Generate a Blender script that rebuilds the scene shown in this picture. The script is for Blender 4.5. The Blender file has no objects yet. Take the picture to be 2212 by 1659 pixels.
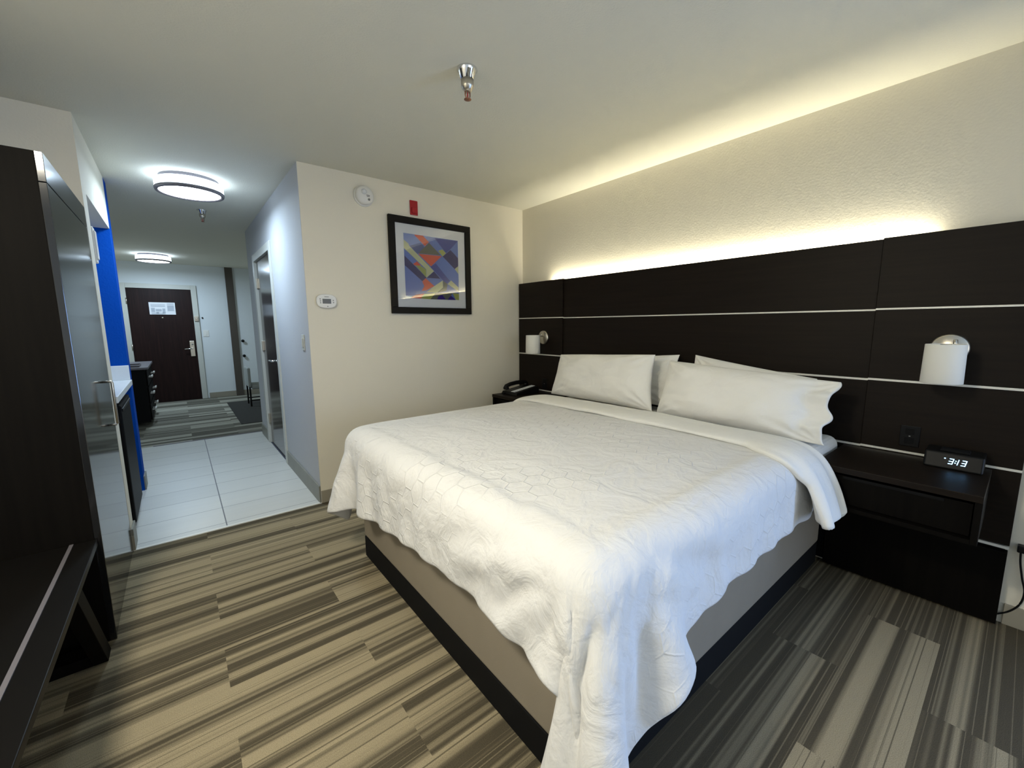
import bpy, bmesh, math, random
import numpy as np
from mathutils import Vector, Matrix, noise
random.seed(7)
PI = math.pi
S = bpy.context.scene
C = S.collection

# ------------------------------------------------------------------ camera
F_PX, YAW, PITCH, ROLL, CAM_H = 896.157, 0.676183, 0.140725, -0.006627, 1.32842
cy_, sy_, cp_, sp_ = math.cos(YAW), math.sin(YAW), math.cos(PITCH), math.sin(PITCH)
fwd = Vector((sy_*cp_, cy_*cp_, -sp_)); right = Vector((cy_, -sy_, 0)); up = right.cross(fwd)
r_ = right*math.cos(ROLL) + up*math.sin(ROLL); u_ = up*math.cos(ROLL) - right*math.sin(ROLL)
cd = bpy.data.cameras.new('camera'); cam = bpy.data.objects.new('camera', cd); C.objects.link(cam)
cd.sensor_fit = 'HORIZONTAL'; cd.sensor_width = 36.0; cd.lens = F_PX/2212*36.0; cd.clip_start = .02
m = Matrix((r_, u_, -fwd)).transposed().to_4x4(); m.translation = Vector((0, 0, CAM_H)); cam.matrix_world = m
S.camera = cam

# ------------------------------------------------------------------ light and exposure
S.view_settings.view_transform = 'Standard'; S.view_settings.look = 'None'
S.view_settings.gamma = 1.0; S.view_settings.use_curve_mapping = False
S.view_settings.exposure = 1.0
w = bpy.data.worlds.new('world'); S.world = w; w.use_nodes = True
w.node_tree.nodes['Background'].inputs[0].default_value = (.55, .7, 1, 1)
w.node_tree.nodes['Background'].inputs[1].default_value = 0.03

def area(name, loc, size, size_y, energy, color, rot):
    l = bpy.data.lights.new(name, 'AREA'); l.shape = 'RECTANGLE'; l.size = size; l.size_y = size_y
    l.energy = energy; l.color = color
    o = bpy.data.objects.new(name, l); C.objects.link(o); o.location = loc; o.rotation_euler = rot
    return o
H = 2.44; YF = 3.248; XH = 2.752; XC = .742; XL = -.32
YB = -3.6      # wall behind the camera, with the added window
# bluish daylight through a window added in the headboard wall, out of view
area('added_window_daylight', (XH-.03, -1.75, 1.0), 1.5, 1.2, 42, (.27, .49, 1.0), (0, PI/2, 0))
# added fill light in a made-up wide window behind the camera
area('added_back_fill', (.9, YB+.05, 1.3), 3.0, 1.9, 13, (1, .98, .90), (PI/2, 0, 0))
# LED tape on top of the headboard, hidden behind its panel
area('headboard_led', (2.732, 1.575, 1.700), .016, 2.46, 8.4, (1.0, .93, .73), (PI, 0, 0))

# ------------------------------------------------------------------ material helpers
def newmat(name):
    mt = bpy.data.materials.new(name); mt.use_nodes = True
    nt = mt.node_tree; b = nt.nodes['Principled BSDF']
    return mt, nt, b
def N(nt, t, **kw):
    n = nt.nodes.new(t)
    for k, v in kw.items():
        if hasattr(n, k): setattr(n, k, v)
        else: n.inputs[k.replace('_', ' ')].default_value = v
    return n
def srgb(r, g, b):
    f = lambda c: (c/255/12.92) if c/255 <= .04045 else ((c/255+.055)/1.055)**2.4
    return (f(r), f(g), f(b), 1)
def plain(name, col, rough=.5, metal=0, spec=.5, bump=None, var=0, coat=0, trans=0):
    mt, nt, b = newmat(name)
    b.inputs['Base Color'].default_value = (*col[:3], 1); b.inputs['Roughness'].default_value = rough
    b.inputs['Metallic'].default_value = metal; b.inputs['Specular IOR Level'].default_value = spec
    b.inputs['Coat Weight'].default_value = coat; b.inputs['Coat Roughness'].default_value = .08
    L = nt.links.new
    g = N(nt, 'ShaderNodeNewGeometry')
    if var:
        n = N(nt, 'ShaderNodeTexNoise'); n.inputs['Scale'].default_value = 9; n.inputs['Detail'].default_value = 5
        L(g.outputs['Position'], n.inputs['Vector'])
        mx = N(nt, 'ShaderNodeMix', data_type='RGBA')
        mx.inputs[6].default_value = (*[c*(1-var) for c in col[:3]], 1); mx.inputs[7].default_value = (*[min(1, c*(1+var)) for c in col[:3]], 1)
        L(n.outputs['Fac'], mx.inputs[0]); L(mx.outputs[2], b.inputs['Base Color'])
    if bump:
        sc, st, dist = bump
        n = N(nt, 'ShaderNodeTexNoise'); n.inputs['Scale'].default_value = sc; n.inputs['Detail'].default_value = 4
        L(g.outputs['Position'], n.inputs['Vector'])
        bp = N(nt, 'ShaderNodeBump'); bp.inputs['Strength'].default_value = st; bp.inputs['Distance'].default_value = dist
        L(n.outputs['Fac'], bp.inputs['Height']); L(bp.outputs['Normal'], b.inputs['Normal'])
    return mt
def emit(name, col, s):
    mt, nt, b = newmat(name); b.inputs['Base Color'].default_value = (*col, 1)
    b.inputs['Emission Color'].default_value = (*col, 1); b.inputs['Emission Strength'].default_value = s
    return mt
def wood(name, a, b2, rough, axis=2, coat=0, spec=.5):
    mt, nt, b = newmat(name); L = nt.links.new
    g = N(nt, 'ShaderNodeNewGeometry'); mp = N(nt, 'ShaderNodeMapping')
    sc = [60, 60, 60]; sc[axis] = 2.2; mp.inputs['Scale'].default_value = sc
    n = N(nt, 'ShaderNodeTexNoise'); n.inputs['Scale'].default_value = 1; n.inputs['Detail'].default_value = 6
    L(g.outputs['Position'], mp.inputs['Vector']); L(mp.outputs[0], n.inputs['Vector'])
    r = N(nt, 'ShaderNodeValToRGB'); r.color_ramp.elements[0].position = .35; r.color_ramp.elements[1].position = .7
    r.color_ramp.elements[0].color = (*a, 1); r.color_ramp.elements[1].color = (*b2, 1)
    L(n.outputs['Fac'], r.inputs[0]); L(r.outputs[0], b.inputs['Base Color'])
    b.inputs['Roughness'].default_value = rough; b.inputs['Specular IOR Level'].default_value = spec
    b.inputs['Coat Weight'].default_value = coat; b.inputs['Coat Roughness'].default_value = .06
    return mt

def wrinkle_cotton():
    mt, nt, b = newmat('pillow_cotton'); L = nt.links.new
    g = N(nt, 'ShaderNodeNewGeometry')
    a = N(nt, 'ShaderNodeTexNoise'); a.inputs['Scale'].default_value = 5; a.inputs['Detail'].default_value = 5; a.inputs['Distortion'].default_value = 1.4
    c = N(nt, 'ShaderNodeTexNoise'); c.inputs['Scale'].default_value = 26; c.inputs['Detail'].default_value = 3
    L(g.outputs['Position'], a.inputs['Vector']); L(g.outputs['Position'], c.inputs['Vector'])
    m_ = N(nt, 'ShaderNodeMath'); m_.operation = 'MULTIPLY_ADD'; m_.inputs[1].default_value = .18
    L(c.outputs['Fac'], m_.inputs[0]); L(a.outputs['Fac'], m_.inputs[2])
    bp = N(nt, 'ShaderNodeBump'); bp.inputs['Strength'].default_value = .45; bp.inputs['Distance'].default_value = .022
    L(m_.outputs[0], bp.inputs['Height']); L(bp.outputs['Normal'], b.inputs['Normal'])
    b.inputs['Base Color'].default_value = (.82, .81, .765, 1); b.inputs['Roughness'].default_value = .9; b.inputs['Specular IOR Level'].default_value = .15
    return mt
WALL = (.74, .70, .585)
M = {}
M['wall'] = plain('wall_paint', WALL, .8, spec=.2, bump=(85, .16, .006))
M['corridor'] = plain('corridor_wall_grey', (.50, .515, .53), .8, spec=.2, bump=(85, .16, .006))  # greyer and bluer than the bedroom wall colour
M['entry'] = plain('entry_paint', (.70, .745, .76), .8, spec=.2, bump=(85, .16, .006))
M['ceiling'] = plain('ceiling_paint', (.74, .73, .635), .85, spec=.2, bump=(120, .3, .006))
M['blue'] = plain('blue_paint', (.001, .062, .36), .85, spec=.1, bump=(90, .3, .005))
M['base'] = plain('baseboard_vinyl', (.30, .275, .215), .5, var=.05)
M['tilebase'] = plain('baseboard_tile', (.24, .24, .20), .45, var=.12)
M['door_frame'] = plain('door_frame_paint', (.56, .57, .52), .45)
M['espresso'] = wood('espresso_laminate', (.0075, .0046, .0026), (.0115, .0074, .0044), .48, axis=1, spec=.15)
M['espresso_side'] = wood('wardrobe_laminate', (.0028, .0022, .0016), (.0045, .0036, .0026), .6, axis=2, spec=.07)
M['bench'] = plain('black_bench_laminate', (.005, .0045, .004), .38, spec=.12)
M['gloss'] = wood('glossy_dark_laminate', (.007, .007, .007), (.011, .0105, .010), .11, axis=2, spec=.9)
M['door_wood'] = wood('dark_door_veneer', (.010, .0035, .003), (.020, .0075, .006), .5, axis=2, spec=.2)
M['door_gloss'] = wood('glossy_door_veneer', (.018, .014, .014), (.04, .032, .03), .14, axis=2, spec=.7)
M['black'] = plain('black_plastic', (.004, .004, .004), .4, spec=.2)
M['blackmatte'] = plain('black_matte', (.004, .004, .004), .8, spec=.2)
M['nickel'] = plain('brushed_nickel', (.62, .58, .5), .32, metal=1)
M['chrome'] = plain('chrome', (.8, .8, .8), .08, metal=1)
M['copper'] = plain('copper_bronze', (.36, .17, .11), .4, metal=1)
M['strip'] = plain('aluminium_inlay', (.78, .77, .70), .45, metal=.25)
M['white'] = plain('white_plastic', (.78, .77, .72), .4)
M['grey_text'] = plain('grey_marking', (.22, .22, .2), .6)
M['lcd'] = plain('lcd_display', (.13, .12, .085), .25)
M['red'] = plain('red_plastic', (.36, .006, .012), .35)
M['quartz'] = plain('white_quartz', (.74, .76, .76), .25, var=.04)
M['shade'] = plain('white_lamp_shade', (.80, .79, .73), .6, spec=.2)
M['skirt'] = plain('taupe_bed_fabric', (.27, .235, .18), .95, spec=.1, bump=(400, .3, .002), var=.06)
M['linen'] = plain('white_linen', (.80, .79, .745), .9, spec=.15, bump=(26, .28, .012))
M['pillow'] = wrinkle_cotton()
M['paper'] = plain('white_paper', (.75, .77, .80), .6)
M['ink'] = plain('pale_print', (.42, .46, .52), .7)
M['mat'] = plain('dark_mat_fibre', (.028, .027, .022), .95, bump=(300, .5, .003))
M['mattboard'] = plain('mat_board', (.90, .88, .82), .8)
M['frame'] = plain('black_frame', (.010, .0085, .006), .6, spec=.15, bump=(60, .3, .002))
M['upholstery'] = plain('grey_upholstery', (.33, .35, .33), .9)
M['tube'] = emit('lit_diffuser', (.82, .90, 1.0), 9.0)
M['sidetube'] = emit('lit_diffuser_side', (.70, .84, 1.0), 3.6)
M['warm'] = emit('added_warm_diffuser', (1.0, .9, .76), 4.0)
M['digit'] = emit('clock_digits', (.30, .62, 1.0), 3.0)
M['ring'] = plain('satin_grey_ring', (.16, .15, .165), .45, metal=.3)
M['fridge'] = plain('fridge_enamel', (.003, .003, .0035), .5, spec=.12)
M['brown_trim'] = plain('brown_trim_paint', (.07, .058, .045), .6, var=.1)

def carpet(name, light, dark):
    mt, nt, b = newmat(name); L = nt.links.new
    def math_(op, a, b_=None):
        n = N(nt, 'ShaderNodeMath'); n.operation = op
        for i, v in enumerate((a, b_)):
            if v is None: continue
            if isinstance(v, (int, float)): n.inputs[i].default_value = v
            else: L(v, n.inputs[i])
        return n.outputs[0]
    g = N(nt, 'ShaderNodeNewGeometry'); sx = N(nt, 'ShaderNodeSeparateXYZ'); L(g.outputs['Position'], sx.inputs[0])
    x, y = sx.outputs[0], sx.outputs[1]
    row = math_('FLOOR', math_('DIVIDE', math_('ADD', y, .13), .2325))
    off = math_('MULTIPLY', math_('MODULO', row, 2), .465)
    pl = math_('FLOOR', math_('DIVIDE', math_('ADD', math_('SUBTRACT', x, .035), math_('ADD', off, 9.3)), .93))
    cv = N(nt, 'ShaderNodeCombineXYZ'); L(row, cv.inputs[0]); L(pl, cv.inputs[1])
    wn = N(nt, 'ShaderNodeTexWhiteNoise'); wn.noise_dimensions = '2D'; L(cv.outputs[0], wn.inputs['Vector'])
    rnd = wn.outputs['Value']
    def nz(scale, mult, detail):
        c = N(nt, 'ShaderNodeCombineXYZ'); L(math_('ADD', math_('MULTIPLY', y, scale), math_('MULTIPLY', rnd, mult)), c.inputs[0])
        L(math_('MULTIPLY', x, .06), c.inputs[1])
        n = N(nt, 'ShaderNodeTexNoise'); n.inputs['Scale'].default_value = 1; n.inputs['Detail'].default_value = detail
        L(c.outputs[0], n.inputs['Vector']); return n.outputs['Fac']
    broad = nz(9.5, 37, 1.5); fine = nz(120.0, 91, 1.0); mid = nz(45.0, 57, 1.0)
    def ramp(v, lo, hi):
        r = N(nt, 'ShaderNodeMapRange'); r.inputs['From Min'].default_value = lo; r.inputs['From Max'].default_value = hi
        r.interpolation_type = 'SMOOTHSTEP'; L(v, r.inputs[0]); return r.outputs[0]
    base = ramp(math_('ADD', math_('ADD', broad, math_('MULTIPLY', math_('SUBTRACT', rnd, .5), .22)), math_('MULTIPLY', math_('SUBTRACT', mid, .5), .42)), .41, .60)
    line = math_('MULTIPLY', ramp(fine, .57, .64), .75)
    v = math_('ADD', math_('MULTIPLY', base, math_('SUBTRACT', 1.0, line)), math_('MULTIPLY', math_('SUBTRACT', 1.0, base), math_('MULTIPLY', line, .55)))
    r = N(nt, 'ShaderNodeMix', data_type='RGBA'); r.inputs[6].default_value = (*dark, 1); r.inputs[7].default_value = (*light, 1)
    L(v, r.inputs[0])
    fz = N(nt, 'ShaderNodeTexNoise'); fz.inputs['Scale'].default_value = 420; fz.inputs['Detail'].default_value = 2; L(g.outputs['Position'], fz.inputs['Vector'])
    mx = N(nt, 'ShaderNodeMix', data_type='RGBA', blend_type='MULTIPLY'); mx.inputs[0].default_value = 1
    L(r.outputs[2], mx.inputs[6]); rr = N(nt, 'ShaderNodeValToRGB'); rr.color_ramp.elements[0].position = .3; rr.color_ramp.elements[1].position = .7
    rr.color_ramp.elements[0].color = (.72, .72, .72, 1); rr.color_ramp.elements[1].color = (1.2, 1.2, 1.2, 1)
    L(fz.outputs['Fac'], rr.inputs[0]); L(rr.outputs[0], mx.inputs[7]); L(mx.outputs[2], b.inputs['Base Color'])
    bp = N(nt, 'ShaderNodeBump'); bp.inputs['Strength'].default_value = .5; bp.inputs['Distance'].default_value = .004
    L(fz.outputs['Fac'], bp.inputs['Height']); L(bp.outputs['Normal'], b.inputs['Normal'])
    b.inputs['Roughness'].default_value = .95; b.inputs['Specular IOR Level'].default_value = .1
    return mt
M['carpet'] = carpet('striped_carpet', (.335, .28, .178), (.085, .071, .046))
M['hall_carpet'] = carpet('striped_hall_carpet', (.42, .41, .34), (.11, .104, .083))

def tiles():
    mt, nt, b = newmat('plank_tile'); L = nt.links.new
    g = N(nt, 'ShaderNodeNewGeometry'); sx = N(nt, 'ShaderNodeSeparateXYZ'); L(g.outputs['Position'], sx.inputs[0])
    def math_(op, a, b_=None):
        n = N(nt, 'ShaderNodeMath'); n.operation = op
        for i, v in enumerate((a, b_)):
            if v is None: continue
            if isinstance(v, (int, float)): n.inputs[i].default_value = v
            else: L(v, n.inputs[i])
        return n.outputs[0]
    x, y = sx.outputs[0], sx.outputs[1]
    fy = math_('ABSOLUTE', math_('SUBTRACT', math_('FRACT', math_('DIVIDE', math_('SUBTRACT', y, 3.33), .305)), .5))
    gy = math_('GREATER_THAN', fy, .4935)
    gx = math_('LESS_THAN', math_('ABSOLUTE', math_('SUBTRACT', x, .148)), .0035)
    gr = math_('MAXIMUM', gy, gx)
    row = math_('FLOOR', math_('DIVIDE', math_('SUBTRACT', y, 3.33-.0), .305)); side = math_('GREATER_THAN', x, .148)
    c = N(nt, 'ShaderNodeCombineXYZ'); L(row, c.inputs[0]); L(side, c.inputs[1])
    wn = N(nt, 'ShaderNodeTexWhiteNoise'); wn.noise_dimensions = '2D'; L(c.outputs[0], wn.inputs['Vector'])
    n = N(nt, 'ShaderNodeTexNoise'); n.inputs['Scale'].default_value = 1; mp = N(nt, 'ShaderNodeMapping'); mp.inputs['Scale'].default_value = (2, 22, 1)
    L(g.outputs['Position'], mp.inputs[0]); L(mp.outputs[0], n.inputs['Vector'])
    f = math_('ADD', math_('MULTIPLY', wn.outputs['Value'], .5), math_('MULTIPLY', n.outputs['Fac'], .5))
    mx = N(nt, 'ShaderNodeMix', data_type='RGBA'); mx.inputs[6].default_value = (.58, .58, .54, 1); mx.inputs[7].default_value = (.70, .70, .65, 1); L(f, mx.inputs[0])
    m2 = N(nt, 'ShaderNodeMix', data_type='RGBA'); m2.inputs[7].default_value = (.14, .14, .15, 1); L(gr, m2.inputs[0]); L(mx.outputs[2], m2.inputs[6])
    L(m2.outputs[2], b.inputs['Base Color']); b.inputs['Roughness'].default_value = .38
    bp = N(nt, 'ShaderNodeBump'); bp.inputs['Strength'].default_value = .4; bp.inputs['Distance'].default_value = -.003
    L(gr, bp.inputs['Height']); L(bp.outputs['Normal'], b.inputs['Normal'])
    return mt
M['tiles'] = tiles()

def duvet_mat():
    # white cotton with a woven lattice of small hexagons; the UV map holds the flat cloth in metres
    mt, nt, b = newmat('duvet_cotton'); L = nt.links.new
    def vm(op, a, b_=None, out=0):
        n = N(nt, 'ShaderNodeVectorMath'); n.operation = op
        for i, v in enumerate((a, b_)):
            if v is None: continue
            if isinstance(v, tuple): n.inputs[i].default_value = v
            else: L(v, n.inputs[i])
        return n.outputs['Value'] if out else n.outputs[0]
    def math_(op, a, b_=None):
        n = N(nt, 'ShaderNodeMath'); n.operation = op
        for i, v in enumerate((a, b_)):
            if v is None: continue
            if isinstance(v, (int, float)): n.inputs[i].default_value = v
            else: L(v, n.inputs[i])
        return n.outputs[0]
    uv = N(nt, 'ShaderNodeUVMap'); uv.uv_map = 'cloth'
    p = vm('MULTIPLY', uv.outputs[0], (11.5, 11.5, 0))
    s = (1.0, 1.7320508, 1.0); h = (.5, .8660254, .5)
    a = vm('SUBTRACT', vm('MODULO', vm('ADD', p, (100.0, 173.20508, 0)), s), h)
    c = vm('SUBTRACT', vm('MODULO', vm('ADD', p, (100.5, 174.07111, 0)), s), h)
    a = vm('MULTIPLY', a, (1, 1, 0)); c = vm('MULTIPLY', c, (1, 1, 0))
    def hd(q):
        q = vm('ABSOLUTE', q); sp = N(nt, 'ShaderNodeSeparateXYZ'); L(q, sp.inputs[0])
        return math_('MAXIMUM', sp.outputs[0], vm('DOT_PRODUCT', q, (.5, .8660254, 0), 1))
    hx = math_('MINIMUM', hd(a), hd(c))
    mr = N(nt, 'ShaderNodeMapRange'); mr.inputs['From Min'].default_value = .455; mr.inputs['From Max'].default_value = .5; L(hx, mr.inputs[0])
    g = N(nt, 'ShaderNodeNewGeometry')
    wr = N(nt, 'ShaderNodeTexNoise'); wr.inputs['Scale'].default_value = 7; wr.inputs['Detail'].default_value = 6; wr.inputs['Distortion'].default_value = 1.6
    L(g.outputs['Position'], wr.inputs['Vector'])
    w2 = N(nt, 'ShaderNodeTexNoise'); w2.inputs['Scale'].default_value = 30; w2.inputs['Detail'].default_value = 3; w2.inputs['Distortion'].default_value = .8
    L(g.outputs['Position'], w2.inputs['Vector'])
    patch = N(nt, 'ShaderNodeTexNoise'); patch.inputs['Scale'].default_value = 2.2; L(g.outputs['Position'], patch.inputs['Vector'])
    pm = N(nt, 'ShaderNodeMapRange'); pm.inputs['From Min'].default_value = .42; pm.inputs['From Max'].default_value = .62; L(patch.outputs['Fac'], pm.inputs[0])
    hh = math_('MULTIPLY', math_('MULTIPLY', mr.outputs[0], pm.outputs[0]), .42)
    hgt = math_('ADD', math_('ADD', math_('MULTIPLY', wr.outputs['Fac'], 1.9), math_('MULTIPLY', w2.outputs['Fac'], .35)), hh)
    bp = N(nt, 'ShaderNodeBump'); bp.inputs['Strength'].default_value = .55; bp.inputs['Distance'].default_value = .012
    L(hgt, bp.inputs['Height']); L(bp.outputs['Normal'], b.inputs['Normal'])
    b.inputs['Base Color'].default_value = (.73, .725, .705, 1); b.inputs['Roughness'].default_value = .85; b.inputs['Specular IOR Level'].default_value = .2
    return mt
M['duvet'] = duvet_mat()

# ------------------------------------------------------------------ object helpers
def tag(o, label=None, cat=None, group=None, kind=None):
    if label: o['label'] = label
    if cat: o['category'] = cat
    if group: o['group'] = group
    if kind: o['kind'] = kind
    return o
def wloc(p):
    v = Vector((0, 0, 0))
    while p: v += p.location; p = p.parent
    return v
def obj(name, bm, mat, parent=None, loc=None, bevel=0, smooth=False, seg=2):
    """links a bmesh given in world coordinates as one mesh object"""
    me = bpy.data.meshes.new(name); base = wloc(parent)
    org = Vector(loc) if loc else (base if parent else Vector((0, 0, 0)))
    bmesh.ops.translate(bm, verts=bm.verts, vec=-org)
    bm.to_mesh(me); bm.free()
    for mm in (mat if isinstance(mat, (list, tuple)) else [mat]): me.materials.append(mm)
    o = bpy.data.objects.new(name, me); C.objects.link(o)
    if parent: o.parent = parent
    o.location = org - base
    if smooth:
        for p in me.polygons: p.use_smooth = True
    if bevel:
        b = o.modifiers.new('bevel', 'BEVEL'); b.width = bevel; b.segments = seg; b.limit_method = 'ANGLE'
    return o
def thing(name, label, cat, loc, group=None):
    o = bpy.data.objects.new(name, None); C.objects.link(o); o.location = loc; o.empty_display_size = .05
    return tag(o, label, cat, group)
def box(bm, x0, x1, y0, y1, z0, z1, mi=0):
    vs = [bm.verts.new((x, y, z)) for x in (x0, x1) for y in (y0, y1) for z in (z0, z1)]
    for f in ((0, 1, 3, 2), (4, 6, 7, 5), (0, 4, 5, 1), (2, 3, 7, 6), (0, 2, 6, 4), (1, 5, 7, 3)):
        fc = bm.faces.new([vs[i] for i in f]); fc.material_index = mi
    return bm
def B(*a): 
    bm = bmesh.new()
    if isinstance(a[0], (list, tuple)):
        for q in a[0]: box(bm, *q)
    else: box(bm, *a)
    bmesh.ops.recalc_face_normals(bm, faces=bm.faces)
    return bm
def lathe(profile, centre, axis=Vector((0, 0, 1)), n=40, closed=False):
    """profile: (radius, height along axis)"""
    bm = bmesh.new(); axis = Vector(axis).normalized()
    q = Vector((0, 0, 1)).rotation_difference(axis); rings = []
    for r, z in profile:
        if r < 1e-6: rings.append([bm.verts.new(Vector(centre)+q @ Vector((0, 0, z)))])
        else: rings.append([bm.verts.new(Vector(centre)+q @ Vector((r*math.cos(2*PI*k/n), r*math.sin(2*PI*k/n), z))) for k in range(n)])
    for a, b in zip(rings[:-1], rings[1:]):
        for k in range(n):
            k2 = (k+1) % n
            if len(a) == 1 and len(b) == 1: continue
            if len(a) == 1: bm.faces.new((a[0], b[k], b[k2]))
            elif len(b) == 1: bm.faces.new((a[k], b[0], a[k2]))
            else: bm.faces.new((a[k], b[k], b[k2], a[k2]))
    bmesh.ops.recalc_face_normals(bm, faces=bm.faces)
    return bm
def tube(bm, pts, r, n=10):
    pts = [Vector(p) for p in pts]; rings = []
    for i, p in enumerate(pts):
        d = (pts[min(i+1, len(pts)-1)]-pts[max(i-1, 0)]).normalized()
        a = d.cross(Vector((0, 0, 1))) if abs(d.z) < .95 else d.cross(Vector((1, 0, 0)))
        a.normalize(); b = d.cross(a)
        rings.append([bm.verts.new(p+(a*math.cos(2*PI*k/n)+b*math.sin(2*PI*k/n))*r) for k in range(n)])
    for a, b in zip(rings[:-1], rings[1:]):
        for k in range(n): bm.faces.new((a[k], b[k], b[(k+1) % n], a[(k+1) % n]))
    bm.faces.new(rings[0]); bm.faces.new(rings[-1][::-1])
    return bm
def prism(bm, poly, axis, lo, hi, mi=0):
    """poly in the plane normal to axis ('x': (y,z), 'y': (x,z), 'z': (x,y))"""
    f = {'x': lambda u, v, t: (t, u, v), 'y': lambda u, v, t: (u, t, v), 'z': lambda u, v, t: (u, v, t)}[axis]
    a = [bm.verts.new(f(u, v, lo)) for u, v in poly]; b = [bm.verts.new(f(u, v, hi)) for u, v in poly]
    fs = [bm.faces.new(a), bm.faces.new(b[::-1])]
    for k in range(len(poly)): fs.append(bm.faces.new((a[k], a[(k+1) % len(poly)], b[(k+1) % len(poly)], b[k])))
    for q in fs: q.material_index = mi
    bmesh.ops.recalc_face_normals(bm, faces=bm.faces)
    return bm
def struct(name, bm, mat, **kw): return tag(obj(name, bm, mat, **kw), kind='structure')

# ------------------------------------------------------------------ the room shell
YT = 6.07; YE = 9.65; XW = -1.02; XR2 = 1.75; YH = 5.94
struct('floor', B(XW, XH, YB, YF, -.06, 0), M['carpet'])
struct('floor', B([(XL, XC, YF, YT, -.06, 0), (XW, XL, 3.39, YT, -.06, 0)]), M['tiles'])
struct('floor', B([(XW, XR2, YT, YE, -.06, 0), (XC+.12, XR2, YH, YT, -.06, 0)]), M['hall_carpet'])
struct('ceiling', B([(XW, XH, YB, YF, H, H+.08), (XW, XC+.12, YF, YE, H, H+.08), (XC+.12, XR2, YF, YE, H, H+.08)]), M['ceiling'])
struct('wall_right', B([(XH, XH+.1, -.95, YF+.1, 0, H), (XH, XH+.1, YB, -2.55, 0, H), (XH, XH+.1, -2.55, -.95, 0, .35), (XH, XH+.1, -2.55, -.95, 1.65, H)]), M['wall'])
struct('wall_front', B([(XC+.002, XH, YF, YF+.12, 0, H)]), M['wall'])
DY0, DY1, DZ = 4.46, 5.44, 2.06
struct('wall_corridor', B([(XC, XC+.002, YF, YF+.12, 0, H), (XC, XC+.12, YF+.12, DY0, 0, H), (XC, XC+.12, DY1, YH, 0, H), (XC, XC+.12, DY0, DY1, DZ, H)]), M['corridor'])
struct('wall_hall_south', B(XC+.12, XR2, YH-.12, YH, 0, H), M['wall'])
struct('wall_hall_right', B(XR2, XR2+.1, YH-.12, YE, 0, H), M['wall'])
struct('wall_front_left', B(XW, XL, YF, 3.39, 0, H), M['wall'])
# niche of the kitchenette: header, soffit and back wall
struct('wall_niche', B(XW, XL, 3.39, 4.45, 2.07, H), M['wall'])
struct('wall_niche_back', B(XW, XW+.03, 3.39, 4.45, 0, 2.07), M['blue'])
struct('wall_partition', B(XW, XL, 4.45, 4.62, 0, H), M['blue'])
struct('wall_left', B(XW-.1, XW, YB, YE, 0, H), M['wall'])
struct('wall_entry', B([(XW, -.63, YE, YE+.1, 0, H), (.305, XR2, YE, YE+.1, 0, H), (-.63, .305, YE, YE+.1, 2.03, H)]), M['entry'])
struct('wall_back', B([(XW, -.6, YB-.12, YB, 0, H), (2.4, XH, YB-.12, YB, 0, H), (-.6, 2.4, YB-.12, YB, 0, .35), (-.6, 2.4, YB-.12, YB, 2.25, H)]), M['wall'])
wroot = tag(thing('added_window_2', None, None, (.9, YB-.06, .35)), kind='structure')  # unseen window added to house the back fill light
obj('added_window_frame', B([(-.6, -.55, YB-.09, YB-.03, .35, 2.25), (2.35, 2.4, YB-.09, YB-.03, .35, 2.25), (-.55, 2.35, YB-.09, YB-.03, .35, .40), (-.55, 2.35, YB-.09, YB-.03, 2.20, 2.25), (.88, .92, YB-.08, YB-.04, .40, 2.20)]), M['door_frame'], wroot, bevel=.004)
obj('pane', B(-.55, 2.35, YB-.063, YB-.057, .40, 2.20), M['shade'], wroot)
# unseen window added in the right wall to carry the blue light
wf = B([(XH+.02, XH+.08, -2.55, -2.5, .35, 1.65), (XH+.02, XH+.08, -1.0, -.95, .35, 1.65), (XH+.02, XH+.08, -2.5, -1.0, .35, .40), (XH+.02, XH+.08, -2.5, -1.0, 1.60, 1.65), (XH+.03, XH+.07, -1.77, -1.73, .40, 1.60)])
wroot = tag(thing('added_window_1', None, None, (XH+.05, -1.75, .35)), kind='structure')
obj('added_window_frame', wf, M['door_frame'], wroot, bevel=.004)
gl, nt, b = newmat('added_window_glass'); b.inputs['Transmission Weight'].default_value = 1; b.inputs['Roughness'].default_value = 0; b.inputs['Base Color'].default_value = (1, 1, 1, 1)
obj('pane', B(XH+.047, XH+.053, -2.5, -1.0, .40, 1.60), gl, wroot)

# baseboards
struct('baseboard_front', B(XC+.004, XH, YF-.009, YF, 0, .095), M['base'], bevel=.002)
struct('baseboard_corridor', B([(XC-.011, XC, YF-.004, DY0-.055, 0, .135), (XC-.011, XC, DY1+.055, YH, 0, .135)]), M['tilebase'], bevel=.002)
struct('baseboard_partition', B([(XL, XL+.011, 4.46, 4.62, 0, .115), (XL, XL+.011, YF-.004, 3.40, 0, .135), (XL-.1, XL+.011, 4.62, 4.631, 0, .115)]), M['tilebase'], bevel=.002)
struct('baseboard_front_left', B(XW, XL+.011, YF-.009, YF, 0, .095), M['base'], bevel=.002)
struct('baseboard_entry', B([(.39, XR2, YE-.01, YE, 0, .10)]), M['base'], bevel=.002)
struct('baseboard_right', B(XH-.009, XH, YB, -.05, 0, .095), M['base'], bevel=.002)
# metal threshold between carpet and tile, hall threshold
struct('trim_1', B(XL, XC, YF-.012, YF+.012, 0, .006), M['strip'])
struct('trim_2', B(XL, XC, YT-.01, YT+.01, 0, .005), M['ring'])
# brown full height trim beside the entry door wall
struct('trim_3', B(.815, .935, YE-.035, YE, .0, H), M['brown_trim'])

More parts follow.
